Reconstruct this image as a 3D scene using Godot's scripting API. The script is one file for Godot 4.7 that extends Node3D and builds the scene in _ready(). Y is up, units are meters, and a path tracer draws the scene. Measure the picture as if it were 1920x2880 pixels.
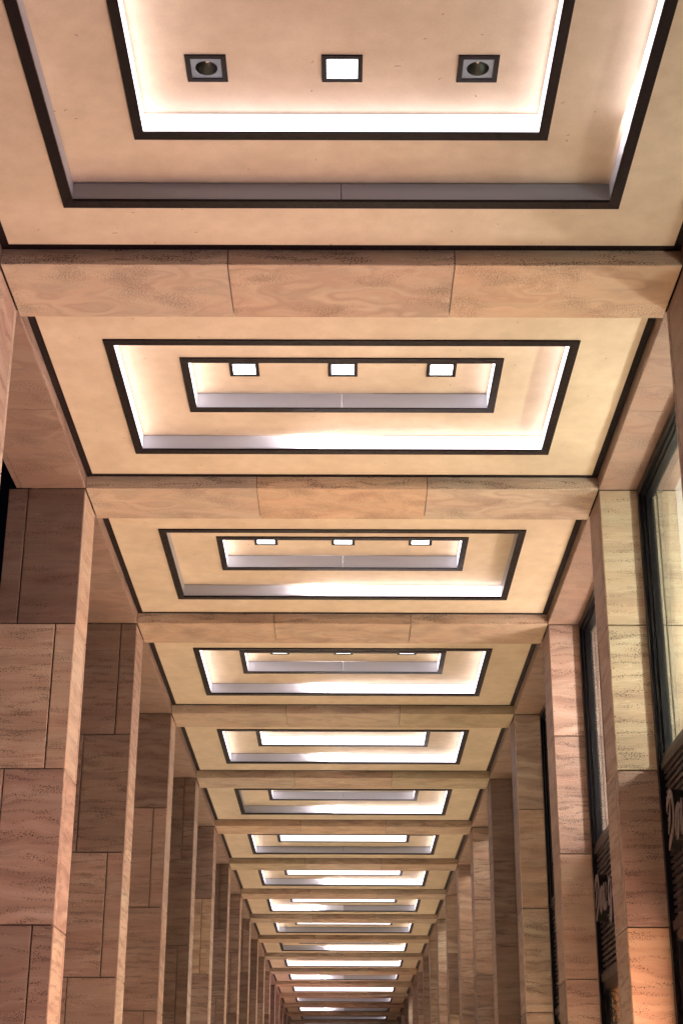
extends Node3D
# A travertine arcade at night, seen along its coffered, lit ceiling. Camera near the origin, eye 1.6 m above the paving, looking along -z.

const BEAM_Y := 6.108            # underside of the cross beams and lintels
const CEIL_Y := 6.229            # outer plaster ring of each bay
const STEP := 0.15               # height of each step of the coffer
const FIRST_Z := -9.968          # near face of the nearest beam
const PITCH := 4.1374            # bay length
const BEAM_T := 0.767
const HALF_W := 2.5
const PIER_X := 2.508
const PIER_W := 0.74
const PIER_D := 0.668
const GROUND_Y := -1.6
const COURSE := 1.389
const BAYS := 18
const EXTRA := 0.9               # the nearest bay is longer than the others
const TEX_M := 2.2               # metres that one stone texture covers
const NTH := ["nearest", "second", "third", "fourth", "fifth", "sixth", "seventh", "eighth", "ninth", "tenth", "eleventh", "twelfth", "thirteenth", "fourteenth", "fifteenth", "sixteenth", "seventeenth", "eighteenth", "nineteenth"]

# which light strips burn: far side of the outer coffer (A all, 0 none, R all but the left third, L the left third only), and so on
const OUTER_FAR := ["0", "R", "R", "R", "R", "R", "0", "R", "L", "0", "R", "A", "L", "A", "0", "L", "0", "A"]
const OUTER_LEFT := [0, 1, 0, 1, 1, 0, 1, 1, 1, 1, 0, 1, 1, 1, 1, 1, 0, 1]
const OUTER_RIGHT := [2, 1, 0, 1, 1, 1, 1, 1, 1, 1, 1, 1, 1, 1, 1, 0, 1, 1]
const INNER_FAR := [1, 0, 0, 0, 1, 0, 1, 1, 1, 1, 1, 1, 1, 1, 1, 1, 1, 1]

# six beds of stone: waviness, bands, laminae, grey streaks, pore threshold (lower = more pores)
const BEDS := [[0.03, 0.42, 0.30, 0.30, 0.66], [0.085, 0.62, 0.16, 0.14, 0.74], [0.018, 0.34, 0.24, 0.08, 0.80], [0.055, 0.5, 0.34, 0.36, 0.62], [0.3, 0.5, 0.24, 0.05, 0.78], [0.22, 0.62, 0.16, 0.08, 0.70]]
const TUBE := Color(0.96, 0.885, 1.0)
const TUBE_L := 0.055              # energy of strip light per metre
const SPOT_E := 56.0
const EXPOSURE := 1.46
const SHOP_E := 1.3
# colour and energy of the added panels that stand for lit show windows at street level, bay by bay
const SHOP := [
	[Color(1.0, 0.619, 0.792), 20.0], [Color(1.0, 0.575, 0.45), 21.0], [Color(1.0, 0.582, 0.432), 5.0], [Color(1.0, 0.564, 0.405), 5.0], [Color(1.0, 0.637, 0.54), 0.4], [Color(0.8, 0.8, 1.0), 4.0],
	[Color(1.0, 0.728, 0.585), 5.0], [Color(1.0, 0.637, 0.63), 4.0], [Color(1.0, 0.682, 0.585), 2.5], [Color(1.0, 0.682, 0.585), 4.0], [Color(1.0, 0.637, 0.495), 3.0], [Color(1.0, 0.682, 0.54), 4.0],
]
# lamps in the rooms behind the upper windows
const ROOMS := {0: [Color(0.97, 1.0, 0.97), 2.2], 1: [Color(1.0, 0.99, 0.87), 5.6], 2: [Color(1.0, 0.80, 0.70), 5.2], 5: [Color(1.0, 0.9, 0.75), 1.6], 6: [Color(1.0, 0.86, 0.68), 2.0], 8: [Color(1.0, 0.88, 0.72), 1.6], 13: [Color(1.0, 0.9, 0.74), 2.0]}

var M := {}
var stone := []                  # [texture][tint]
var rng := RandomNumberGenerator.new()
var cache := {}
var used := {}

# ---------------------------------------------------------------- naming and grouping
func numbered(called: String) -> String:
	var n: int = used.get(called, 0)
	used[called] = n + 1
	return called if n == 0 else "%s_%03d" % [called, n]

func tag(o: Node3D, label: String, category: String, group := "") -> void:
	o.set_meta("label", label)
	o.set_meta("category", category)
	o.set_meta("kind", "thing")
	if group != "":
		o.set_meta("group", group)

func thing(called: String, label: String, category: String, at: Vector3, group := "") -> Node3D:
	var o := Node3D.new()
	o.name = numbered(called)
	add_child(o)
	o.position = at
	tag(o, label, category, group)
	return o

func part(called: String, mesh: Mesh, mat: Material, parent: Node3D, at := Vector3.ZERO, turn := 0.0) -> MeshInstance3D:
	var o := MeshInstance3D.new()
	o.name = called
	o.mesh = mesh
	if mat:
		o.material_override = mat
	o.position = at
	o.rotation.y = turn
	parent.add_child(o, true)
	return o

func struct(called: String, mesh: Mesh, mat: Material, at := Vector3.ZERO) -> MeshInstance3D:
	var o := MeshInstance3D.new()
	o.name = numbered(called)
	o.mesh = mesh
	o.material_override = mat
	o.position = at
	add_child(o)
	o.set_meta("kind", "structure")
	return o

# ---------------------------------------------------------------- geometry helpers
func begin() -> SurfaceTool:
	var st := SurfaceTool.new()
	st.begin(Mesh.PRIMITIVE_TRIANGLES)
	return st

func face(st: SurfaceTool, o: Vector3, u: Vector3, v: Vector3, uvo := Vector2.ZERO, sc := 1.0 / TEX_M) -> void:
	var n := u.cross(v).normalized()
	var a := u.length() * sc
	var b := v.length() * sc
	var p := [o, o + u + v, o + u, o, o + v, o + u + v]
	var t := [Vector2(0, b), Vector2(a, 0), Vector2(a, b), Vector2(0, b), Vector2(0, 0), Vector2(a, 0)]
	for i in 6:
		st.set_normal(n)
		st.set_uv(uvo + t[i])
		st.add_vertex(p[i])

func box(st: SurfaceTool, a: Vector3, b: Vector3, uvo := Vector2.ZERO, sc := 1.0 / TEX_M) -> void:
	var d := b - a
	var x := Vector3(d.x, 0, 0)
	var y := Vector3(0, d.y, 0)
	var z := Vector3(0, 0, d.z)
	face(st, Vector3(a.x, a.y, b.z), x, y, uvo, sc)
	face(st, Vector3(b.x, a.y, a.z), -x, y, uvo, sc)
	face(st, Vector3(b.x, a.y, b.z), -z, y, uvo, sc)
	face(st, a, z, y, uvo, sc)
	face(st, Vector3(a.x, b.y, b.z), x, -z, uvo, sc)
	face(st, a, x, z, uvo, sc)

func box_mesh(a: Vector3, b: Vector3, uvo := Vector2.ZERO, sc := 1.0 / TEX_M) -> ArrayMesh:
	var st := begin()
	box(st, a, b, uvo, sc)
	return st.commit()

# a stone slab with fine chamfers round its front (front towards +z, front face on z = 0, from x 0..w, y 0..h)
func slab_mesh(w: float, h: float, d: float, variant: int) -> ArrayMesh:
	var key := "%.3f %.3f %.3f %d" % [w, h, d, variant]
	if cache.has(key):
		return cache[key]
	var r := RandomNumberGenerator.new()
	r.seed = variant * 77 + 5
	var uvo := Vector2(r.randf() * maxf(0.0, 1.0 - w / TEX_M), r.randf() * maxf(0.0, 1.0 - h / TEX_M))
	var c := 0.005
	var st := begin()
	face(st, Vector3(c, c, 0), Vector3(w - 2 * c, 0, 0), Vector3(0, h - 2 * c, 0), uvo)
	var f := [Vector3(c, c, 0), Vector3(w - c, c, 0), Vector3(w - c, h - c, 0), Vector3(c, h - c, 0)]
	var e := [Vector3(0, 0, -c), Vector3(w, 0, -c), Vector3(w, h, -c), Vector3(0, h, -c)]
	var g := [Vector3(0, 0, -d), Vector3(w, 0, -d), Vector3(w, h, -d), Vector3(0, h, -d)]
	for i in 4:
		var j := (i + 1) % 4
		strip(st, e[i], e[j], f[j], f[i], uvo)
		strip(st, g[i], g[j], e[j], e[i], uvo)
	cache[key] = st.commit()
	return cache[key]

func strip(st: SurfaceTool, a: Vector3, b: Vector3, c: Vector3, d: Vector3, uvo: Vector2) -> void:
	var n := (b - a).cross(d - a).normalized()
	for q in [a, c, b, a, d, c]:
		st.set_normal(n)
		st.set_uv(uvo + Vector2(q.x + q.z, q.y + q.z) / TEX_M)
		st.add_vertex(q)

# a ring of four mitred bars: outer half sizes, inner half sizes, from y0 to y1
func ring(st: SurfaceTool, ox: float, oz: float, ix: float, iz: float, y0: float, y1: float) -> void:
	var o := [Vector2(-ox, oz), Vector2(ox, oz), Vector2(ox, -oz), Vector2(-ox, -oz)]
	var n := [Vector2(-ix, iz), Vector2(ix, iz), Vector2(ix, -iz), Vector2(-ix, -iz)]
	for i in 4:
		ring_bar(st, o[i], o[(i + 1) % 4], n[i], n[(i + 1) % 4], y0, y1)

func ring_bar(st: SurfaceTool, oa: Vector2, ob: Vector2, ia: Vector2, ib: Vector2, y0: float, y1: float) -> void:
	var lo := [Vector3(oa.x, y0, oa.y), Vector3(ob.x, y0, ob.y), Vector3(ib.x, y0, ib.y), Vector3(ia.x, y0, ia.y)]
	var hi := [Vector3(oa.x, y1, oa.y), Vector3(ob.x, y1, ob.y), Vector3(ib.x, y1, ib.y), Vector3(ia.x, y1, ia.y)]
	poly4(st, lo[3], lo[2], lo[1], lo[0])
	poly4(st, hi[0], hi[1], hi[2], hi[3])
	for i in 4:
		var j := (i + 1) % 4
		poly4(st, lo[i], lo[j], hi[j], hi[i])

# four corners anticlockwise as seen from outside; u, v from x and z (or y on upright faces)
func poly4(st: SurfaceTool, a: Vector3, b: Vector3, c: Vector3, d: Vector3, sc := 0.2, off := Vector2.ZERO) -> void:
	var n := (b - a).cross(d - a).normalized()
	for q in [a, c, b, a, d, c]:
		st.set_normal(n)
		st.set_uv(off + (Vector2(q.x, q.z) if absf(n.y) > 0.5 else Vector2(q.x + q.z, q.y)) * sc)
		st.add_vertex(q)

# ---------------------------------------------------------------- computed materials
func fbm(s: int, freq: float, oct := 4, kind := FastNoiseLite.TYPE_SIMPLEX_SMOOTH) -> FastNoiseLite:
	var n := FastNoiseLite.new()
	n.seed = s
	n.noise_type = kind
	n.frequency = freq
	n.fractal_type = FastNoiseLite.FRACTAL_FBM if oct > 1 else FastNoiseLite.FRACTAL_NONE
	n.fractal_octaves = oct
	return n

# vein-cut travertine: fine laminae and soft bands, a few pale wavy threads, dark streaky zones, pores in rows; cross = cut along the bed, cloudy instead of banded
func travertine(s: int, cross: bool, warp: float, band: float, lam: float, streak: float, pits: float) -> Array:
	var size := 1024
	var img := Image.create(size, size, false, Image.FORMAT_RGB8)
	var hgt := Image.create(size, size, false, Image.FORMAT_L8)
	var bend := fbm(s, 1.0, 3)
	var coarse := fbm(s + 1, 1.0, 3)
	var fine := fbm(s + 2, 1.0, 3)
	var pore := fbm(s + 3, 1.0, 1)
	var where := fbm(s + 4, 1.0, 2)
	var grain := fbm(s + 5, 1.0, 1)
	var lo := Color(0.605, 0.52, 0.46)
	var mid := Color(0.715, 0.632, 0.548)
	var hi := Color(0.79, 0.722, 0.638)
	for j in size:
		var y := float(j) / size * TEX_M
		for i in size:
			var x := float(i) / size * TEX_M
			var b := bend.get_noise_2d(x * 1.1, y * 2.2)
			var s_ := y + b * warp
			var c: float
			var f: float
			var p: float
			var w: float
			if cross:
				c = coarse.get_noise_2d(x * 1.1 + b * 1.8, s_ * 2.0 + b)
				f = fine.get_noise_2d(x * 22.0 + b * 6.0, s_ * 30.0) * 0.4
				p = pore.get_noise_2d(x * 75.0, y * 110.0)
				w = where.get_noise_2d(x * 1.3, y * 2.0)
			else:
				c = coarse.get_noise_2d(x * 0.3, s_ * 5.5)
				f = fine.get_noise_2d(x * 3.2, s_ * 110.0)
				p = pore.get_noise_2d(x * 48.0, s_ * 110.0)
				w = where.get_noise_2d(x * 1.6, s_ * 12.0)
			var t := 0.5 + (c * band + f * lam + b * 0.26) * (1.0 if not cross else 0.55)
			var col := lo.lerp(mid, clampf(t * 2.0, 0.0, 1.0)) if t < 0.5 else mid.lerp(hi, clampf(t * 2.0 - 1.0, 0.0, 1.0))
			var dark := clampf((w - 0.14) * 2.6, 0.0, 1.0) * clampf(0.5 - f * 1.3, 0.0, 1.0)
			col = col.lerp(Color(0.44, 0.385, 0.35), dark * streak)
			var thread := absf(c - 0.12 + f * 0.05)
			if thread < 0.02 and b > -0.25 and not cross:
				col = col.lerp(Color(0.86, 0.79, 0.72), 0.6 * (1.0 - thread / 0.02))
			# iron-pink and grey-beige patches of the bed
			var hue := coarse.get_noise_2d(x * 0.8 + 40.0, s_ * 3.0 + 17.0) * 0.04
			col = Color(col.r + hue * 0.4, col.g - hue * 0.25, col.b - hue * 0.3)
			var g := grain.get_noise_2d(x * 300.0, y * 300.0) * 0.025
			col = Color(col.r + g, col.g + g, col.b + g)
			var h := 0.85 + f * 0.05
			var edge := pits - clampf(w, -0.2, 0.5) * 0.75
			if p > edge:
				var k := clampf((p - edge) / 0.12, 0.0, 1.0)
				col = col.lerp(Color(0.28, 0.22, 0.18), k * 0.8)
				h -= 0.7 * k
			img.set_pixel(i, j, col)
			hgt.set_pixel(i, j, Color(h, h, h))
	return [ImageTexture.create_from_image(img), ImageTexture.create_from_image(hgt)]

# trowelled lime plaster: faint cloudy patches and sweeps, a few insect marks and hairline scratches
func plaster_tex(s: int) -> ImageTexture:
	var size := 1024
	var a := fbm(s, 0.006, 4).get_seamless_image(size, size, false, false, 0.15)
	var b := fbm(s + 1, 0.022, 4).get_seamless_image(size, size, false, false, 0.15)
	var img := Image.create(size, size, false, Image.FORMAT_RGB8)
	var r := RandomNumberGenerator.new()
	r.seed = s
	for j in size:
		for i in size:
			var n := (a.get_pixel(i, j).r - 0.5) * 0.06 + (b.get_pixel(i, j).r - 0.5) * 0.045 + (r.randf() - 0.5) * 0.03
			img.set_pixel(i, j, Color(0.81 + n, 0.738 + n * 1.05, 0.633 + n * 1.1))
	for k in 85:
		var p := Vector2(r.randf_range(8, size - 8), r.randf_range(8, size - 8))
		var d := Vector2.from_angle(r.randf() * TAU)
		var long := r.randi_range(1, 5) if k < 78 else r.randi_range(5, 10)
		for q in long:
			img.set_pixel(clampi(int(p.x), 0, size - 1), clampi(int(p.y), 0, size - 1), Color(0.48, 0.37, 0.28))
			p += d
			d = d.rotated(r.randf_range(-0.4, 0.4))
	return ImageTexture.create_from_image(img)

func flat_mat(c: Color, rough := 0.6, metal := 0.0) -> StandardMaterial3D:
	var m := StandardMaterial3D.new()
	m.albedo_color = c.linear_to_srgb()
	m.roughness = rough
	m.metallic = metal
	return m

func glow_mat(c: Color, e: float) -> StandardMaterial3D:
	var m := flat_mat(Color(0.7, 0.7, 0.7), 0.4)
	m.emission_enabled = true
	m.emission = c.linear_to_srgb()
	m.emission_energy_multiplier = e
	return m

func metal_mat(c: Color, rough: float, s: int) -> StandardMaterial3D:
	var m := flat_mat(c, 1.0, 0.35)
	var size := 128
	var img := Image.create(size, size, false, Image.FORMAT_L8)
	var n := fbm(s, 0.05, 4).get_seamless_image(size, size)
	for j in size:
		for i in size:
			var v := rough + (n.get_pixel(i, j).r - 0.5) * 0.3
			img.set_pixel(i, j, Color(v, v, v))
	m.roughness_texture = ImageTexture.create_from_image(img)
	m.uv1_triplanar = true
	m.uv1_scale = Vector3(3, 3, 3)
	return m

func materials() -> void:
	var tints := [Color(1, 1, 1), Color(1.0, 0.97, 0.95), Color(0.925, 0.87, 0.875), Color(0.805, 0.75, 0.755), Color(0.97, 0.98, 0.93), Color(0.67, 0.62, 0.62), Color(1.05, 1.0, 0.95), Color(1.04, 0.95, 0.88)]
	for k in 6:
		var tex: Array = travertine(100 + k * 31, k >= 4, BEDS[k][0], BEDS[k][1], BEDS[k][2], BEDS[k][3], BEDS[k][4])
		var row := []
		for t in tints:
			var m := StandardMaterial3D.new()
			m.albedo_color = t
			m.albedo_texture = tex[0]
			m.roughness = 0.62
			m.metallic_specular = 0.4
			m.heightmap_enabled = true
			m.heightmap_texture = tex[1]
			m.heightmap_scale = 0.22
			row.append(m)
		stone.append(row)
	M.plaster = StandardMaterial3D.new()
	M.plaster.albedo_texture = plaster_tex(9)
	M.plaster.roughness = 0.75
	M.plaster2 = M.plaster.duplicate()
	M.plaster2.albedo_texture = plaster_tex(23)
	M.trim = metal_mat(Color(0.0115, 0.0062, 0.0066), 0.46, 3)
	M.trim.metallic = 0.0
	M.trim.metallic_specular = 0.24
	M.frame = flat_mat(Color(0.006, 0.0055, 0.0062), 0.3)
	M.frame.metallic_specular = 0.3
	M.slat = metal_mat(Color(0.030, 0.020, 0.020), 0.5, 5)
	M.slat.metallic = 0.0
	M.mortar = flat_mat(Color(0.07, 0.055, 0.045), 0.9)
	M.opal = flat_mat(Color(0.33, 0.33, 0.345), 0.45)
	M.opal_thin = M.opal.duplicate()
	M.opal_thin.albedo_color = Color(0.45, 0.45, 0.48).linear_to_srgb()
	M.opal_thin.backlight_enabled = true
	M.opal_thin.backlight = Color(0.8, 0.8, 0.8)
	M.glow = glow_mat(TUBE, 1.4)
	M.lens = glow_mat(Color(0.92, 0.95, 1.0), 6.0)
	M.plate = flat_mat(Color(0.20, 0.25, 0.31), 0.4)
	M.reflector = flat_mat(Color(0.30, 0.31, 0.28), 0.3, 1.0)
	M.bulb = flat_mat(Color(0.8, 0.75, 0.6), 0.2)
	M.white = flat_mat(Color(0.62, 0.60, 0.56), 0.8)
	M.dark_wall = flat_mat(Color(0.05, 0.04, 0.035), 0.8)
	M.black = flat_mat(Color(0.012, 0.011, 0.012), 0.7)
	M.floor = flat_mat(Color(0.48, 0.42, 0.31), 0.55)
	M.ground = flat_mat(Color(0.05, 0.05, 0.052), 0.9)
	M.concrete = flat_mat(Color(0.2, 0.19, 0.18), 0.9)
	M.letter = metal_mat(Color(0.12, 0.078, 0.075), 0.5, 6)
	M.letter.metallic = 0.0
	M.letter_side = metal_mat(Color(0.014, 0.012, 0.011), 0.45, 7)  # near-black: the shadow between the strokes is put into this colour
	M.letter_side.metallic = 0.0
	M.letter_side.metallic_specular = 0.12
	M.blue = glow_mat(Color(0.08, 0.05, 1.0), 6.0)
	M.glass = StandardMaterial3D.new()
	M.glass.transparency = BaseMaterial3D.TRANSPARENCY_ALPHA
	M.glass.albedo_color = Color(0.9, 1.0, 0.96, 0.06)
	M.glass.roughness = 0.02
	M.gold = StandardMaterial3D.new()
	M.gold.albedo_texture = gold_tex()
	M.gold.roughness = 0.35
	M.gold.metallic = 0.0

func gold_tex() -> ImageTexture:
	var size := 256
	var n := fbm(61, 0.045, 4)
	var c := fbm(62, 0.09, 2, FastNoiseLite.TYPE_CELLULAR)
	var img := Image.create(size, size, false, Image.FORMAT_RGB8)
	for j in size:
		for i in size:
			var v := absf(n.get_noise_2d(i, j)) * 3.0 + c.get_noise_2d(i, j) * 0.6 + 0.35
			img.set_pixel(i, j, Color(0.10, 0.06, 0.03).lerp(Color(0.92, 0.62, 0.22), clampf(v, 0.0, 1.0)))
	return ImageTexture.create_from_image(img)

func pick(kind: int, tint: int) -> Material:
	return stone[kind][tint]

# ---------------------------------------------------------------- lights
func area(parent: Node3D, at: Vector3, towards: Vector3, size: Vector2, c: Color, e: float) -> void:
	var l := AreaLight3D.new()
	l.name = "strip_light"
	l.area_size = size
	l.area_normalize_energy = true
	l.light_color = c.linear_to_srgb()
	l.light_energy = e
	l.shadow_enabled = true
	l.area_range = 20.0
	l.area_attenuation = 2.0
	l.transform = Transform3D(Basis.looking_at(towards, Vector3.UP if absf(towards.y) < 0.9 else Vector3.FORWARD), at)
	parent.add_child(l, true)

func omni(parent: Node3D, at: Vector3, c: Color, e: float, size := 0.03) -> void:
	var l := OmniLight3D.new()
	l.name = "bulb_light"
	l.light_color = c.linear_to_srgb()
	l.light_energy = e
	l.light_size = size
	l.omni_range = 25.0
	l.omni_attenuation = 2.0
	l.shadow_enabled = true
	l.position = at
	parent.add_child(l, true)

# ---------------------------------------------------------------- the arcade
func bay_z(k: int) -> float:
	return FIRST_Z - k * PITCH

func tint_of(side: int, k: int, c: int) -> int:
	if side < 0:
		if k == 1:
			return [5, 1, 2, 3, 2, 2][c]
		if k == 2:
			return [5, 5, 3, 3, 2, 2][c]
		if k == 3:
			return [5, 3, 3, 3, 3, 3][c]
		if k == 4:
			return 5  # dark tint stands in for the shade beside the unlit shop bay
		if k == 5:
			return [3, 6, 2, 2, 2, 2][c]  # second course brighter: stone tone plus a painted patch of light
		return [5, 3, 3, 5, 3, 2][(c + k) % 6]
	if k == 1:
		return [4, 4, 3, 7, 1, 1][c]
	if k == 4:
		return 5  # same painted shade as on the pier opposite
	return [1, 0, 2, 3, 2, 3][rng.randi() % 6]

func pier(side: int, k: int, label: String) -> void:
	var z := bay_z(k)
	var t := thing("travertine_pier", label, "pillar", Vector3(side * (PIER_X + PIER_W / 2), GROUND_Y, z - PIER_D / 2), "travertine piers along the " + ("open left side" if side < 0 else "shop side"))
	var hw := PIER_W / 2
	var hd := PIER_D / 2
	var top := BEAM_Y - GROUND_Y
	var core := box_mesh(Vector3(-hw + 0.03, 0, -hd + 0.03), Vector3(hw - 0.03, top, hd - 0.03))
	part("core", core, M.mortar, t)
	var gap := 0.011
	var th := 0.035
	var y1 := top
	for c in 6:
		var y0 := maxf(0.0, y1 - COURSE)
		var h := y1 - y0 - gap
		var tint := tint_of(side, k, c)
		# front: one narrow and one wide slab, changing sides from course to course; measured from the corridor edge
		var cut := 0.187 if side < 0 and (k + c) % 2 == 0 else 0.552
		for s in 2:
			var a := 0.0 if s == 0 else cut + gap / 2
			var b := cut - gap / 2 if s == 0 else PIER_W
			var x := hw - b if side < 0 else -hw + a
			part("slab", slab_mesh(b - a, h, th, rng.randi() % 7), pick(rng.randi() % 4, tint), t, Vector3(x, y0 + gap / 2, hd))
		# side towards the corridor
		var cut2 := 0.14 if (k + c) % 2 == 1 else 0.59
		for s in 2:
			var a := th + 0.001 if s == 0 else cut2 + gap / 2
			var b := cut2 - gap / 2 if s == 0 else PIER_D
			var o := part("slab", slab_mesh(b - a, h, th, rng.randi() % 7), pick(rng.randi() % 4, ([1, 0, 2] if side < 0 else [3, 5, 3])[rng.randi() % 3]), t)  # right row gets darker tints, shade on its corridor faces put into colour
			if side < 0:
				o.transform = Transform3D(Basis(Vector3.UP, PI / 2), Vector3(hw, y0 + gap / 2, hd - a))
			else:
				o.transform = Transform3D(Basis(Vector3.UP, -PI / 2), Vector3(-hw, y0 + gap / 2, hd - b))
		y1 = y0
	# outer side and back, plain full-height cladding
	var st := begin()
	var xo := hw * side
	box(st, Vector3(minf(xo, xo - side * 0.03), 0, -hd), Vector3(maxf(xo, xo - side * 0.03), top - 0.01, hd - th - 0.002))
	box(st, Vector3(-hw + 0.036, 0, -hd), Vector3(hw - 0.036, top - 0.01, -hd + 0.03))
	part("rear_cladding", st.commit(), pick(1, 2), t)

func beam(k: int) -> void:
	var t := thing("stone_beam", "travertine cross beam of three blocks, " + NTH[k] + " across the ceiling from the front", "beam", Vector3(0, BEAM_Y, bay_z(k)), "travertine cross beams")
	var w := 2 * HALF_W / 3
	part("core", box_mesh(Vector3(-HALF_W, 0.03, -BEAM_T + 0.03), Vector3(HALF_W, 0.5, -0.03)), M.mortar, t)
	for i in 3:
		var g := 0.004
		var a := -HALF_W + i * w + (g if i > 0 else 0.002)
		var b := -HALF_W + (i + 1) * w - (g if i < 2 else 0.002)
		var mesh := ArrayMesh.new()
		var st := begin()
		var uvo := Vector2(rng.randf() * 0.2, rng.randf() * 0.9)
		var c := 0.006
		face(st, Vector3(a, c, 0), Vector3(b - a, 0, 0), Vector3(0, 0.2 - c, 0), uvo)
		strip(st, Vector3(a, 0, -c), Vector3(b, 0, -c), Vector3(b, c, 0), Vector3(a, c, 0), uvo)
		face(st, Vector3(b, 0, -BEAM_T), Vector3(a - b, 0, 0), Vector3(0, 0.2, 0), uvo)
		face(st, Vector3(a, 0, -BEAM_T), Vector3(0, 0, BEAM_T - c), Vector3(0, 0.2, 0), uvo)
		face(st, Vector3(b, 0, -c), Vector3(0, 0, -BEAM_T + c), Vector3(0, 0.2, 0), uvo)
		st.commit(mesh)
		st = begin()
		face(st, Vector3(a, 0, -BEAM_T), Vector3(b - a, 0, 0), Vector3(0, 0, BEAM_T - c), Vector2(rng.randf() * 0.2, rng.randf() * 0.6))
		st.commit(mesh)
		var tint: int = [0, 1, 0, 4, 6, 1][rng.randi() % 6]
		mesh.surface_set_material(0, pick(rng.randi() % 4, tint))
		mesh.surface_set_material(1, pick(4 + rng.randi() % 2, tint))
		part("beam_block", mesh, null, t)

# the lintel of bay k runs between pier k and pier k - 1
func bay_long(k: int) -> float:
	return PITCH - BEAM_T + (EXTRA if k == 0 else 0.0)

func lintel(side: int, k: int) -> void:
	var t := thing("stone_lintel", "travertine lintel between piers " + ("on the open left side" if side < 0 else "above the shop windows") + ", " + NTH[k] + " from the front", "lintel", Vector3(side * HALF_W, BEAM_Y, bay_z(k)), "lintels on the " + ("left" if side < 0 else "shop side"))
	var long := PITCH - PIER_D + (EXTRA if k == 0 else 0.0)
	var wide := 0.62 if side < 0 else 0.74
	for i in 2:
		var z0 := i * long / 2 + 0.003
		var z1 := (i + 1) * long / 2 - 0.003
		var mesh := ArrayMesh.new()
		var st := begin()
		var uvo := Vector2(rng.randf() * 0.2, rng.randf() * 0.7)
		var c := 0.006
		# face towards the corridor
		if side < 0:
			face(st, Vector3(0, c, z1), Vector3(0, 0, z0 - z1), Vector3(0, 0.3, 0), uvo)
			strip(st, Vector3(-c, 0, z1), Vector3(-c, 0, z0), Vector3(0, c, z0), Vector3(0, c, z1), uvo)
			face(st, Vector3(-wide, 0, z0), Vector3(0, 0, z1 - z0), Vector3(0, 0.3, 0), uvo)
		else:
			face(st, Vector3(0, c, z0), Vector3(0, 0, z1 - z0), Vector3(0, 0.3, 0), uvo)
			strip(st, Vector3(c, 0, z0), Vector3(c, 0, z1), Vector3(0, c, z1), Vector3(0, c, z0), uvo)
			face(st, Vector3(wide, 0, z1), Vector3(0, 0, z0 - z1), Vector3(0, 0.3, 0), uvo)
		for z in [z0, z1]:
			face(st, Vector3(minf(0, side * wide), 0, z), Vector3(wide, 0, 0), Vector3(0, 0.3, 0), uvo)
		st.commit(mesh)
		st = begin()
		var xa := -wide if side < 0 else 0.006
		face(st, Vector3(xa, 0, z0), Vector3(wide - 0.006, 0, 0), Vector3(0, 0, z1 - z0), Vector2(rng.randf() * 0.5, rng.randf() * 0.2))
		st.commit(mesh)
		var tint := 3  # darker than the beams: shade on the lintels painted in by tint
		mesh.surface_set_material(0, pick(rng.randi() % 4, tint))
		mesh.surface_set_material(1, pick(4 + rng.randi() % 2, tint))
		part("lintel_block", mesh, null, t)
	if side < 0:
		for i in 2:
			part("edge_block", box_mesh(Vector3(-0.675, 0.002, i * long / 2 + 0.003), Vector3(-0.626, 0.3, (i + 1) * long / 2 - 0.003), Vector2(0.3 * i, 0.2)), pick(2, 3), t)  # edge shares the shade-dark tint of the lintel blocks
	part("core", box_mesh(Vector3(minf(side * 0.03, side * 0.6), 0.03, 0), Vector3(maxf(side * 0.03, side * 0.6), 0.5, long)), M.mortar, t)

func lit_words(k: int) -> String:
	return {"0": "outer far light strip dark", "R": "left third of its far strip dark", "L": "only left third of its far strip lit", "A": "far strip wholly lit"}[OUTER_FAR[k]]

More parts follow.
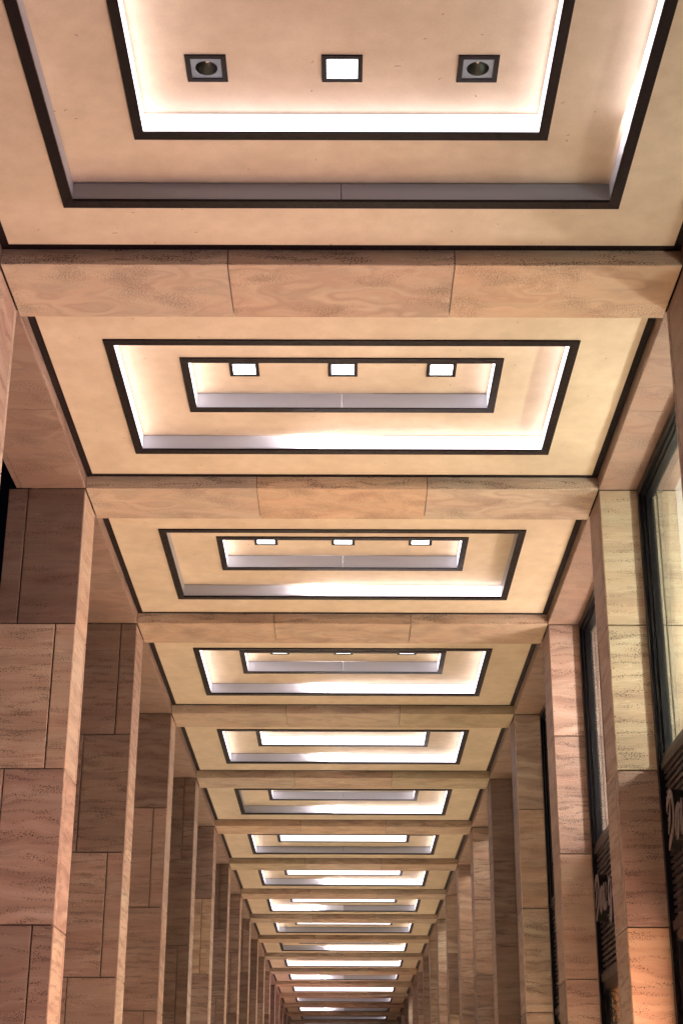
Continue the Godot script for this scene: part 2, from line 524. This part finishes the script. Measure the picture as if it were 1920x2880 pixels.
# one step of the coffer: opal strips on four sides (half sizes hx, hz, from y0 up), far side by code
func strips(t: Node3D, hx: float, hz: float, y0: float, far: String, left: int, right: int, near: int, with_lights: bool, split := 0.0) -> void:
	var y1 := y0 + STEP - 0.009
	var th := 0.008
	var third := -hx + 2 * hx * 0.36
	# far side (towards -z): two panels meeting in the middle; a lit stretch is a panel of its own
	var runs := []
	match far:
		"0": runs = [[-hx, -0.003, 0], [0.003, hx, 0]]
		"A": runs = [[-hx, hx, 1]]
		"R": runs = [[-hx, third + 0.32, 2], [third + 0.32, hx, 1]]
		"L": runs = [[-hx, third - 0.32, 1], [third - 0.32, 0.0, 3], [0.004, hx, 0]]
	for r in runs:
		var lit: bool = r[2] == 1
		if r[2] > 1:
			part("opal_strip", opal_sheet(Vector3(r[0], y0, -hz), Vector3(r[1] - r[0], 0, 0), y1 - y0), M.opal_thin, t)
		else:
			part("lit_strip" if lit else "opal_strip", box_mesh(Vector3(r[0], y0, -hz - th), Vector3(r[1], y1, -hz)), M.glow if lit else M.opal, t)
		if lit and with_lights:
			area(t, Vector3((r[0] + r[1]) / 2, (y0 + y1) / 2, -hz + 0.012), Vector3(0, 0, 1), Vector2(r[1] - r[0] - 0.04, STEP - 0.02), TUBE, TUBE_L * (r[1] - r[0]))
		if r[2] > 1 and with_lights:
			# the end of the burning tube behind the opal sheet
			var d := 1.0 if r[2] == 2 else -1.0
			omni(t, Vector3(third + d * 0.42, (y0 + y1) / 2, -hz - 0.16), TUBE, 0.5, 0.06)
			omni(t, Vector3(third + d * 0.2, (y0 + y1) / 2, -hz - 0.16), TUBE, 0.32, 0.06)
	if near:
		part("lit_strip", box_mesh(Vector3(-hx, y0, hz), Vector3(hx, y1, hz + th)), M.glow, t)
		if with_lights:
			area(t, Vector3(0, (y0 + y1) / 2, hz - 0.012), Vector3(0, 0, -1), Vector2(2 * hx - 0.04, STEP - 0.02), TUBE, TUBE_L * 2 * hx)
	else:
		part("opal_strip", box_mesh(Vector3(-hx, y0, hz), Vector3(hx, y1, hz + th)), M.opal, t)
	for s in [[-1, left], [1, right]]:
		var x: float = s[0] * hx
		var xa := minf(x, x + s[0] * th)
		var xb := maxf(x, x + s[0] * th)
		var from := -hz
		if s[1] == 2:
			part("opal_strip", opal_sheet(Vector3(x, y0, -hz), Vector3(0, 0, hz + split), y1 - y0), M.opal_thin, t)
			from = split
			omni(t, Vector3(x + s[0] * 0.2, (y0 + y1) / 2, split + 0.03), TUBE, 0.45, 0.03)
		part("lit_strip" if s[1] else "opal_strip", box_mesh(Vector3(xa, y0, from), Vector3(xb, y1, hz)), M.glow if s[1] else M.opal, t)
		if s[1] and with_lights:
			area(t, Vector3(x - s[0] * 0.012, (y0 + y1) / 2, (from + hz) / 2), Vector3(-s[0], 0, 0), Vector2(hz - from - 0.04, STEP - 0.02), TUBE, TUBE_L * (hz - from))

# a thin sheet of opal glass that lets light from behind through
func opal_sheet(o: Vector3, along: Vector3, high: float) -> ArrayMesh:
	var st := begin()
	face(st, o, along, Vector3(0, high, 0))
	return st.commit()

func plaster_ring(ox: float, oz: float, ix: float, iz: float, y: float, off: Vector2) -> ArrayMesh:
	var st := begin()
	for b in [[-ox, -oz, ox, -iz], [-ox, iz, ox, oz], [-ox, -iz, -ix, iz], [ix, -iz, ox, iz]]:
		for h in [0.0, 0.03]:
			var p := [Vector3(b[0], y + h, b[1]), Vector3(b[2], y + h, b[1]), Vector3(b[2], y + h, b[3]), Vector3(b[0], y + h, b[3])]
			if h == 0.0:
				poly4(st, p[0], p[1], p[2], p[3], 0.2, off)
			else:
				poly4(st, p[3], p[2], p[1], p[0], 0.2, off)
	return st.commit()

func ceiling_bay(k: int) -> void:
	var long := bay_long(k)
	var ex := long / 2 - (PITCH - BEAM_T) / 2
	var zc := bay_z(k) + long / 2
	var t := thing("coffered_ceiling", "stepped ceiling bay, " + NTH[k] + " from the front, " + lit_words(k), "ceiling", Vector3(0, CEIL_Y, zc), "coffered ceiling bays")
	var hx := 2.432
	var hz := long / 2 - 0.082
	var off := Vector2(rng.randf(), rng.randf())
	var pm: Material = M.plaster if k % 2 == 0 else M.plaster2
	part("outer_plaster", plaster_ring(hx, hz, 1.90, 1.06 + ex, 0, off), pm, t)
	part("middle_plaster", plaster_ring(1.885, 1.045 + ex, 1.345, 0.47 + ex, STEP, off + Vector2(0.37, 0.21)), pm, t)
	var st := begin()
	var lamp_z := bay_z(k) + (PITCH - BEAM_T) / 2 + 0.03 - zc
	var iz := 0.455 + ex
	var xs := [-1.33]
	for i in [-1, 0, 1]:
		xs += [i * 0.872 + 0.008 - 0.1, i * 0.872 + 0.008 + 0.1]
	xs.append(1.33)
	for i in xs.size() - 1:
		var spans := [[-iz, iz]] if i % 2 == 0 else [[-iz, lamp_z - 0.1], [lamp_z + 0.1, iz]]
		for sp in spans:
			for h in [0.0, 0.03]:
				var q := [Vector3(xs[i], 2 * STEP + h, sp[0]), Vector3(xs[i + 1], 2 * STEP + h, sp[0]), Vector3(xs[i + 1], 2 * STEP + h, sp[1]), Vector3(xs[i], 2 * STEP + h, sp[1])]
				if h == 0.0:
					poly4(st, q[0], q[1], q[2], q[3], 0.2, off + Vector2(0.6, 0.7))
				else:
					poly4(st, q[3], q[2], q[1], q[0], 0.2, off)
	part("inner_plaster", st.commit(), pm, t)
	# dark metal trims: wall trim, and a flanged frame round each opening
	st = begin()
	ring(st, HALF_W - 0.003, long / 2 - 0.003, hx + 0.004, hz + 0.004, 0.006, 0.03)
	part("wall_trim", st.commit(), M.trim, t)
	st = begin()
	ring(st, 1.947, 1.108 + ex, 1.872, 1.024 + ex, -0.014, -0.002)
	ring(st, 1.876, 1.028 + ex, 1.872, 1.024 + ex, -0.002, 0.006)
	part("outer_trim", st.commit(), M.trim, t)
	st = begin()
	ring(st, 1.385, 0.518 + ex, 1.318, 0.438 + ex, STEP - 0.014, STEP - 0.002)
	part("inner_trim", st.commit(), M.trim, t)
	strips(t, 1.878, 1.030 + ex, 0.0, OUTER_FAR[k], OUTER_LEFT[k], OUTER_RIGHT[k], 0 if k in [0, 2, 6, 9] else 1, true, bay_z(k) + 1.45 - zc)
	strips(t, 1.322, 0.443 + ex, STEP, "A" if INNER_FAR[k] else "0", 1, 1, 1, k < 10)
	# roof slab over the bay
	part("roof_slab", box_mesh(Vector3(-3.3, 0.5, -long / 2 - BEAM_T), Vector3(3.3, 0.7, long / 2)), M.concrete, t)

func square_with_hole(st: SurfaceTool, half: float, r: float, y: float) -> void:
	var n := 32
	for i in n:
		var a0 := TAU * i / n
		var a1 := TAU * (i + 1) / n
		var d0 := Vector2(cos(a0), sin(a0))
		var d1 := Vector2(cos(a1), sin(a1))
		var e0 := d0 * half / maxf(absf(d0.x), absf(d0.y))
		var e1 := d1 * half / maxf(absf(d1.x), absf(d1.y))
		poly4(st, Vector3(d0.x * r, y, d0.y * r), Vector3(e0.x, y, e0.y), Vector3(e1.x, y, e1.y), Vector3(d1.x * r, y, d1.y * r))

func downlight(k: int, i: int) -> void:
	var lit := not (k == 0 and i != 0)
	var where: String = ["left", "middle", "right"][i + 1]
	var label: String = ("square recessed downlight burning white, " if lit else "unlit square downlight showing its round reflector, ") + where + " of three in the " + NTH[k] + " ceiling bay"
	var zc := bay_z(k) + (PITCH - BEAM_T) / 2
	var t := thing("square_downlight", label, "ceiling light", Vector3(i * 0.872 + 0.008, CEIL_Y + 2 * STEP, zc + 0.03), "square downlights in the ceiling bays")
	var st := begin()
	ring(st, 0.131, 0.131, 0.098, 0.098, -0.012, -0.001)
	part("frame", st.commit(), M.trim, t)
	if lit:
		st = begin()
		box(st, Vector3(-0.1, -0.007, -0.1), Vector3(0.1, -0.003, 0.1))
		part("lens", st.commit(), M.lens, t)
		var l := SpotLight3D.new()
		l.name = "downlight_beam"
		l.light_color = Color(1.0, 0.95, 0.9)
		l.light_energy = SPOT_E
		l.spot_angle = 25.0
		l.spot_angle_attenuation = 0.8
		l.spot_range = 20.0
		l.spot_attenuation = 2.0
		l.light_size = 0.08
		l.shadow_enabled = true
		l.rotation.x = -PI / 2
		l.position = Vector3(0, -0.03, 0)
		t.add_child(l, true)
		return
	st = begin()
	square_with_hole(st, 0.1, 0.072, -0.005)
	part("plate", st.commit(), M.plate, t)
	st = begin()
	st.set_smooth_group(0)
	var prof := [[0.072, -0.005], [0.07, 0.02], [0.06, 0.06], [0.042, 0.095], [0.015, 0.115]]
	for j in 32:
		var a0 := TAU * j / 32
		var a1 := TAU * (j + 1) / 32
		for q in prof.size() - 1:
			var p0: Array = prof[q]
			var p1: Array = prof[q + 1]
			for v in [[p0, a0], [p0, a1], [p1, a1], [p0, a0], [p1, a1], [p1, a0]]:
				st.add_vertex(Vector3(cos(v[1]) * v[0][0], v[0][1], sin(v[1]) * v[0][0]))
	st.generate_normals()
	part("reflector", st.commit(), M.reflector, t)
	var cap := CapsuleMesh.new()
	cap.radius = 0.012
	cap.height = 0.07
	part("bulb", cap, M.bulb, t, Vector3(0, 0.075, 0))

# ---------------------------------------------------------------- the shop side
func bars(st: SurfaceTool, x0: float, x1: float, z0: float, z1: float, y0: float, y1: float, w: float, wy0: float, wy1: float) -> void:
	box(st, Vector3(x0, y0, z0), Vector3(x1, y1, z0 + w))
	box(st, Vector3(x0, y0, z1 - w), Vector3(x1, y1, z1))
	box(st, Vector3(x0, y1 - wy1, z0 + w), Vector3(x1, y1, z1 - w))
	box(st, Vector3(x0, y0, z0 + w), Vector3(x1, y0 + wy0, z1 - w))

func shop_window(k: int) -> void:
	var long := PITCH - PIER_D
	var t := thing("shop_window", "tall dark framed shop window between travertine piers, " + NTH[k] + " from the front", "window", Vector3(2.87, GROUND_Y, bay_z(k)), "shop windows on the right")
	var top := BEAM_Y - GROUND_Y - 0.004
	var sill := 3.40 - GROUND_Y
	var low := 1.98 - GROUND_Y
	var z0 := 0.003
	var z1 := long - 0.003
	var st := begin()
	bars(st, 0.0, 0.075, z0, z1, 0.0, top, 0.075, 0.2, 0.075)
	bars(st, 0.03, 0.125, z0 + 0.075, z1 - 0.075, sill - 0.02, top - 0.075, 0.03, 0.06, 0.03)
	bars(st, 0.06, 0.135, z0 + 0.105, z1 - 0.105, sill + 0.002, top - 0.105, 0.022, 0.022, 0.022)
	part("frame", st.commit(), M.frame, t)
	st = begin()
	box(st, Vector3(0.02, sill - 0.085, z0 + 0.075), Vector3(0.12, sill - 0.02, z1 - 0.075))
	part("transom", st.commit(), M.slat, t)
	st = begin()
	box(st, Vector3(0.02, low - 0.085, z0 + 0.075), Vector3(0.12, low, z1 - 0.075))
	part("transom", st.commit(), M.slat, t)
	part("pane", box_mesh(Vector3(0.112, sill, z0 + 0.12), Vector3(0.116, top - 0.12, z1 - 0.12)), M.glass, t)
	if k < 4:
		var slat := slat_mesh(long - 0.16)
		var n := 22
		for i in n:
			part("slat", slat, M.slat, t, Vector3(0.045, low + 0.012 + i * 0.0615, z0 + 0.077))
		part("backing_panel", box_mesh(Vector3(0.13, low - 0.05, z0 + 0.05), Vector3(0.15, sill - 0.03, z1 - 0.05)), M.black, t)
	else:
		part("backing_panel", box_mesh(Vector3(0.08, low - 0.05, z0 + 0.05), Vector3(0.12, sill - 0.03, z1 - 0.05)), M.black, t)
	st = begin()
	bars(st, 0.035, 0.11, z0 + 0.075, z1 - 0.075, 0.2, low - 0.085, 0.095, 0.03, 0.095)
	part("lower_frame", st.commit(), M.frame, t)
	part("lower_pane", box_mesh(Vector3(0.085, 0.23, z0 + 0.185), Vector3(0.089, low - 0.195, z1 - 0.185)), M.glass, t)

func slat_mesh(long: float) -> ArrayMesh:
	if cache.has("slat"):
		return cache["slat"]
	var st := begin()
	var q := [Vector2(0, 0), Vector2(0.006, -0.004), Vector2(0.07, 0.018), Vector2(0.07, 0.024), Vector2(0.006, 0.034), Vector2(0, 0.03)]
	for i in q.size():
		var a: Vector2 = q[i]
		var b: Vector2 = q[(i + 1) % q.size()]
		poly4(st, Vector3(a.x, a.y, 0), Vector3(b.x, b.y, 0), Vector3(b.x, b.y, long), Vector3(a.x, a.y, long))
	cache["slat"] = st.commit()
	return cache["slat"]

# a pen stroke of changing width, cut out of a plate; points are u (along +z), v (up), width
func stroke(st: SurfaceTool, raw: Array, x_face: float, depth: float) -> void:
	var pts := []
	for i in raw.size() - 1:
		var p0: Vector3 = raw[maxi(i - 1, 0)]
		var p1: Vector3 = raw[i]
		var p2: Vector3 = raw[i + 1]
		var p3: Vector3 = raw[mini(i + 2, raw.size() - 1)]
		for s in 6:
			pts.append(p1.cubic_interpolate(p2, p0, p3, s / 6.0))
	pts.append(raw[raw.size() - 1])
	var l := []
	var r := []
	for i in pts.size():
		var a: Vector3 = pts[maxi(i - 1, 0)]
		var b: Vector3 = pts[mini(i + 1, pts.size() - 1)]
		var d := Vector2(b.x - a.x, b.y - a.y).normalized()
		var n := Vector2(-d.y, d.x) * maxf(pts[i].z, 0.006) / 2
		l.append(Vector2(pts[i].x, pts[i].y) + n)
		r.append(Vector2(pts[i].x, pts[i].y) - n)
	for i in pts.size() - 1:
		for side in 2:
			var x := x_face if side == 0 else x_face + depth
			var q := [Vector3(x, l[i].y, l[i].x), Vector3(x, r[i].y, r[i].x), Vector3(x, r[i + 1].y, r[i + 1].x), Vector3(x, l[i + 1].y, l[i + 1].x)]
			if side == 0:
				poly4(st, q[0], q[1], q[2], q[3])
			else:
				poly4(st, q[3], q[2], q[1], q[0])
	var loop := l + [r[r.size() - 1]]
	for i in range(r.size() - 2, -1, -1):
		loop.append(r[i])
	for i in loop.size():
		var a: Vector2 = loop[i]
		var b: Vector2 = loop[(i + 1) % loop.size()]
		poly4(st, Vector3(x_face, a.y, a.x), Vector3(x_face, b.y, b.x), Vector3(x_face + depth, b.y, b.x), Vector3(x_face + depth, a.y, a.x))

func v3(list: Array) -> Array:
	var out := []
	for i in range(0, list.size(), 3):
		out.append(Vector3(list[i], list[i + 1], list[i + 2]))
	return out

func shop_sign(k: int, label: String) -> void:
	var t := thing("shop_sign", label, "sign", Vector3(2.76, 2.31, bay_z(k) + 0.93), "script letter signs in front of the louvres")
	var letters := {
		"D": [[-0.115, 0.465, 0.008, -0.09, 0.52, 0.035, -0.03, 0.57, 0.06, 0.05, 0.59, 0.07, 0.115, 0.565, 0.07, 0.145, 0.50, 0.065, 0.152, 0.42, 0.06, 0.11, 0.33, 0.055, 0.03, 0.265, 0.055, -0.05, 0.22, 0.06, -0.105, 0.18, 0.05, -0.13, 0.15, 0.012], [0.05, 0.545, 0.01, 0.0, 0.44, 0.05, -0.05, 0.36, 0.05, -0.11, 0.285, 0.012]],
		"o": [[0.37, 0.445, 0.03, 0.29, 0.42, 0.06, 0.235, 0.35, 0.065, 0.205, 0.26, 0.06, 0.222, 0.2, 0.05, 0.29, 0.25, 0.06, 0.345, 0.34, 0.06, 0.37, 0.42, 0.05, 0.37, 0.445, 0.03]],
		"u": [[0.37, 0.43, 0.03, 0.44, 0.41, 0.05, 0.50, 0.44, 0.05, 0.46, 0.36, 0.06, 0.42, 0.27, 0.06, 0.41, 0.21, 0.05, 0.46, 0.22, 0.05, 0.56, 0.33, 0.055, 0.64, 0.44, 0.045], [0.62, 0.42, 0.05, 0.57, 0.33, 0.06, 0.535, 0.25, 0.055, 0.54, 0.19, 0.04, 0.64, 0.25, 0.02]],
		"g": [[0.93, 0.44, 0.03, 0.85, 0.43, 0.055, 0.785, 0.37, 0.06, 0.755, 0.28, 0.06, 0.77, 0.205, 0.05, 0.84, 0.24, 0.055, 0.91, 0.33, 0.055, 0.94, 0.42, 0.04], [0.95, 0.43, 0.04, 0.93, 0.28, 0.05, 0.89, 0.12, 0.05, 0.82, 0.03, 0.05, 0.775, 0.07, 0.045, 0.86, 0.19, 0.03, 1.0, 0.28, 0.012]],
		"l": [[1.0, 0.28, 0.012, 1.1, 0.42, 0.04, 1.14, 0.56, 0.04, 1.105, 0.6, 0.035, 1.07, 0.5, 0.05, 1.045, 0.33, 0.055, 1.06, 0.21, 0.045, 1.15, 0.27, 0.012]],
		"a": [[1.3, 0.43, 0.03, 1.22, 0.41, 0.055, 1.165, 0.32, 0.06, 1.16, 0.23, 0.055, 1.2, 0.21, 0.04, 1.28, 0.3, 0.05, 1.32, 0.42, 0.045], [1.32, 0.44, 0.045, 1.29, 0.33, 0.055, 1.285, 0.22, 0.045, 1.36, 0.26, 0.012]],
		"s": [[1.36, 0.26, 0.012, 1.45, 0.37, 0.035, 1.475, 0.46, 0.035, 1.46, 0.37, 0.05, 1.49, 0.28, 0.055, 1.45, 0.21, 0.05, 1.38, 0.2, 0.03]],
	}
	for key in letters:
		var st := begin()
		for raw in letters[key]:
			stroke(st, v3(raw), 0.0, 0.006)
		var front := st.commit()
		st = begin()
		for raw in letters[key]:
			stroke(st, v3(raw), 0.0062, 0.095)
		var body := part("letter", st.commit(), M.letter_side, t)
		part("letter_face", front, M.letter, body)
	for y in [0.13, 0.42]:
		part("mounting_rail", box_mesh(Vector3(0.1, y, -0.05), Vector3(0.125, y + 0.03, 1.45)), M.frame, t)
	# blue light-emitting strip behind the letters
	for y in [0.03, 0.46]:
		part("light_strip", box_mesh(Vector3(0.104, y, 0.8), Vector3(0.112, y + 0.02, 1.4)), M.blue, t)
		area(t, Vector3(0.118, y + 0.01, 1.1), Vector3(1, 0, 0), Vector2(0.6, 0.02), Color(0.1, 0.06, 1.0), 0.4)

func interior(k: int) -> void:
	# partitions in line with the piers, back wall, floor and ceiling of the room behind the upper window
	var z := bay_z(k)
	var long := PITCH - PIER_D
	struct("shop_partition_wall", box_mesh(Vector3(3.252, 3.2, -PIER_D), Vector3(7.2, 7.2, 0)), M.white, Vector3(0, 0, z))
	struct("shop_partition_wall", box_mesh(Vector3(3.252, GROUND_Y, -PIER_D), Vector3(7.2, 3.198, 0)), M.dark_wall, Vector3(0, 0, z))
	struct("shop_floor", box_mesh(Vector3(3.02, 3.1, 0), Vector3(7.0, 3.38, long)), M.white, Vector3(0, 0, z))
	struct("shop_ceiling", box_mesh(Vector3(3.3, 6.9, 0), Vector3(7.0, 7.2, long)), M.white, Vector3(0, 0, z))
	struct("shop_back_wall", box_mesh(Vector3(7.0, GROUND_Y, 0), Vector3(7.2, 6.9, long)), M.white, Vector3(0, 0, z))
	struct("shop_upstand_wall", box_mesh(Vector3(3.25, BEAM_Y + 0.3, 0), Vector3(3.3, 7.2, long)), M.white, Vector3(0, 0, z))
	if ROOMS.has(k):
		var c: Color = ROOMS[k][0]
		var at := Vector3(4.3, [4.5, 4.45, 3.95][mini(k, 2)], z + 1.7) if k < 3 else Vector3(3.6, 6.27, z + 1.1)
		var t := thing("globe_lamp", "round glowing globe lamp hanging inside the " + NTH[k] + " upper shop window room", "lamp", at, "globe lamps inside the shop")
		var s := SphereMesh.new()
		s.radius = 0.16
		s.height = 0.32
		part("globe", s, glow_mat(c, 6.0), t)
		var cy := CylinderMesh.new()
		cy.top_radius = 0.008
		cy.bottom_radius = 0.008
		cy.height = 6.9 - at.y - 0.16
		part("rod", cy, M.frame, t, Vector3(0, 0.16 + cy.height / 2, 0))
		omni(t, Vector3.ZERO, c, ROOMS[k][1], 0.12)

func added_panel(k: int) -> void:  # unseen panels added to light piers and ceiling as lit shop windows would
	var c: Color = SHOP[k % SHOP.size()][0]
	var t := thing("added_light_panel", "added unseen glowing panel behind the " + NTH[k] + " street level shop window", "light panel", Vector3(3.5, GROUND_Y, bay_z(k) + 1.73), "added light panels in the shop windows")
	part("glowing_face", box_mesh(Vector3(0, 0.4, -1.4), Vector3(0.03, 2.5, 1.4)), glow_mat(c, 1.0), t)
	part("back", box_mesh(Vector3(0.032, 0.3, -1.5), Vector3(0.1, 2.6, 1.5)), M.frame, t)
	part("foot", box_mesh(Vector3(0.0, 0.0, -1.3), Vector3(0.3, 0.3, 1.3)), M.frame, t)
	area(t, Vector3(-0.02, 1.45, 0), Vector3(-1, 0, 0), Vector2(2.8, 2.1), c, SHOP[k % SHOP.size()][1] * SHOP_E)

func _ready() -> void:
	rng.seed = 4711
	# ------------------------------------------------ camera, sky, exposure
	var cam := Camera3D.new()
	cam.name = "camera"
	cam.fov = 36.057
	cam.near = 0.05
	cam.far = 600.0
	cam.transform = Transform3D(Basis(Vector3.UP, 0.0034) * Basis(Vector3.RIGHT, 0.3941) * Basis(Vector3.BACK, 0.0042), Vector3(0.0438, 0, 0))
	add_child(cam)
	cam.current = true
	var sky_mat := ProceduralSkyMaterial.new()
	sky_mat.sky_top_color = Color(0.02, 0.02, 0.035)
	sky_mat.sky_horizon_color = Color(0.05, 0.045, 0.06)
	sky_mat.ground_bottom_color = Color(0.02, 0.02, 0.02)
	sky_mat.ground_horizon_color = Color(0.05, 0.045, 0.06)
	sky_mat.sun_angle_max = 0.0
	var env := Environment.new()
	env.background_mode = Environment.BG_SKY
	env.sky = Sky.new()
	env.sky.sky_material = sky_mat
	env.background_energy_multiplier = 0.3
	env.tonemap_mode = Environment.TONE_MAPPER_LINEAR
	env.tonemap_exposure = EXPOSURE
	env.sdfgi_enabled = true
	env.ssao_enabled = true
	env.ssil_enabled = true
	var we := WorldEnvironment.new()
	we.name = "environment"
	we.environment = env
	add_child(we)
	materials()
	# ------------------------------------------------ ground and paving
	struct("ground", box_mesh(Vector3(-300, -0.5, -400), Vector3(300, 0, 200)), M.ground, Vector3(0, GROUND_Y - 0.12, 0))
	struct("arcade_pavement", box_mesh(Vector3(-2.9, -0.115, -90), Vector3(7.2, 0, 8)), M.floor, Vector3(0, GROUND_Y, 0))
	# ------------------------------------------------ the arcade, bay by bay
	var look := {1: "dark top slab above a paler pinkish one", 2: "brown weathered slabs", 3: "dull brown slabs", 4: "slabs tinted very dark for shade", 5: "one slab of brighter stone tone and painted light"}
	for k in BAYS:
		pier(-1, k, (look[k] + " on the " + NTH[k] + " pier of the left row") if look.has(k) else "travertine pier in the left row, " + NTH[k] + " from the front")
		pier(1, k, "travertine pier in the right row beside the shop windows, " + NTH[k] + " from the front")
		beam(k)
		lintel(-1, k)
		lintel(1, k)
		ceiling_bay(k)
		shop_window(k)
		interior(k)
		added_panel(k)
	for k in 12:
		for i in [-1, 0, 1]:
			downlight(k, i)
	# ------------------------------------------------ shop signs and details
	var gz := bay_z(2)
	var gold := thing("display_board", "gold and black patterned display board behind the street level glass of the second shop window", "display board", Vector3(3.1, GROUND_Y, gz + 0.05))
	var bst := begin()
	var bq := [Vector2(-0.12, 0.2), Vector2(0.5, 0.2), Vector2(0.5, 3.16), Vector2(-0.12, 3.56)]
	for zz in [0.03, 0.0]:
		var c4 := []
		for p in bq:
			c4.append(Vector3(p.x, p.y, zz))
		if zz == 0.0:
			c4.reverse()
		poly4(bst, c4[0], c4[1], c4[2], c4[3], 0.7)
	for i in 4:
		var pa: Vector2 = bq[i]
		var pb: Vector2 = bq[(i + 1) % 4]
		poly4(bst, Vector3(pa.x, pa.y, 0), Vector3(pb.x, pb.y, 0), Vector3(pb.x, pb.y, 0.03), Vector3(pa.x, pa.y, 0.03))
	part("board", bst.commit(), M.gold, gold)
	var strip_at := thing("wall_light", "upright white light strip inside the second upper shop window, beside the pier", "lamp", Vector3(3.75, 3.6, gz + 1.0))
	part("glowing_face", box_mesh(Vector3(-0.06, 0, 0), Vector3(0.06, 2.2, 0.02)), glow_mat(Color(1.0, 0.93, 0.87), 3.0), strip_at)
	part("back", box_mesh(Vector3(-0.08, -0.02, 0.021), Vector3(0.08, 2.22, 0.05)), M.frame, strip_at)
	area(strip_at, Vector3(0, 1.1, -0.012), Vector3(-0.35, 0, -1).normalized(), Vector2(0.12, 2.2), Color(1.0, 0.93, 0.88), 6.5)
	shop_sign(1, "large brown script letter sign in the nearest louvre panel, cut by the right picture edge")
	shop_sign(2, "brown script letter sign with blue light behind it, second louvre panel")
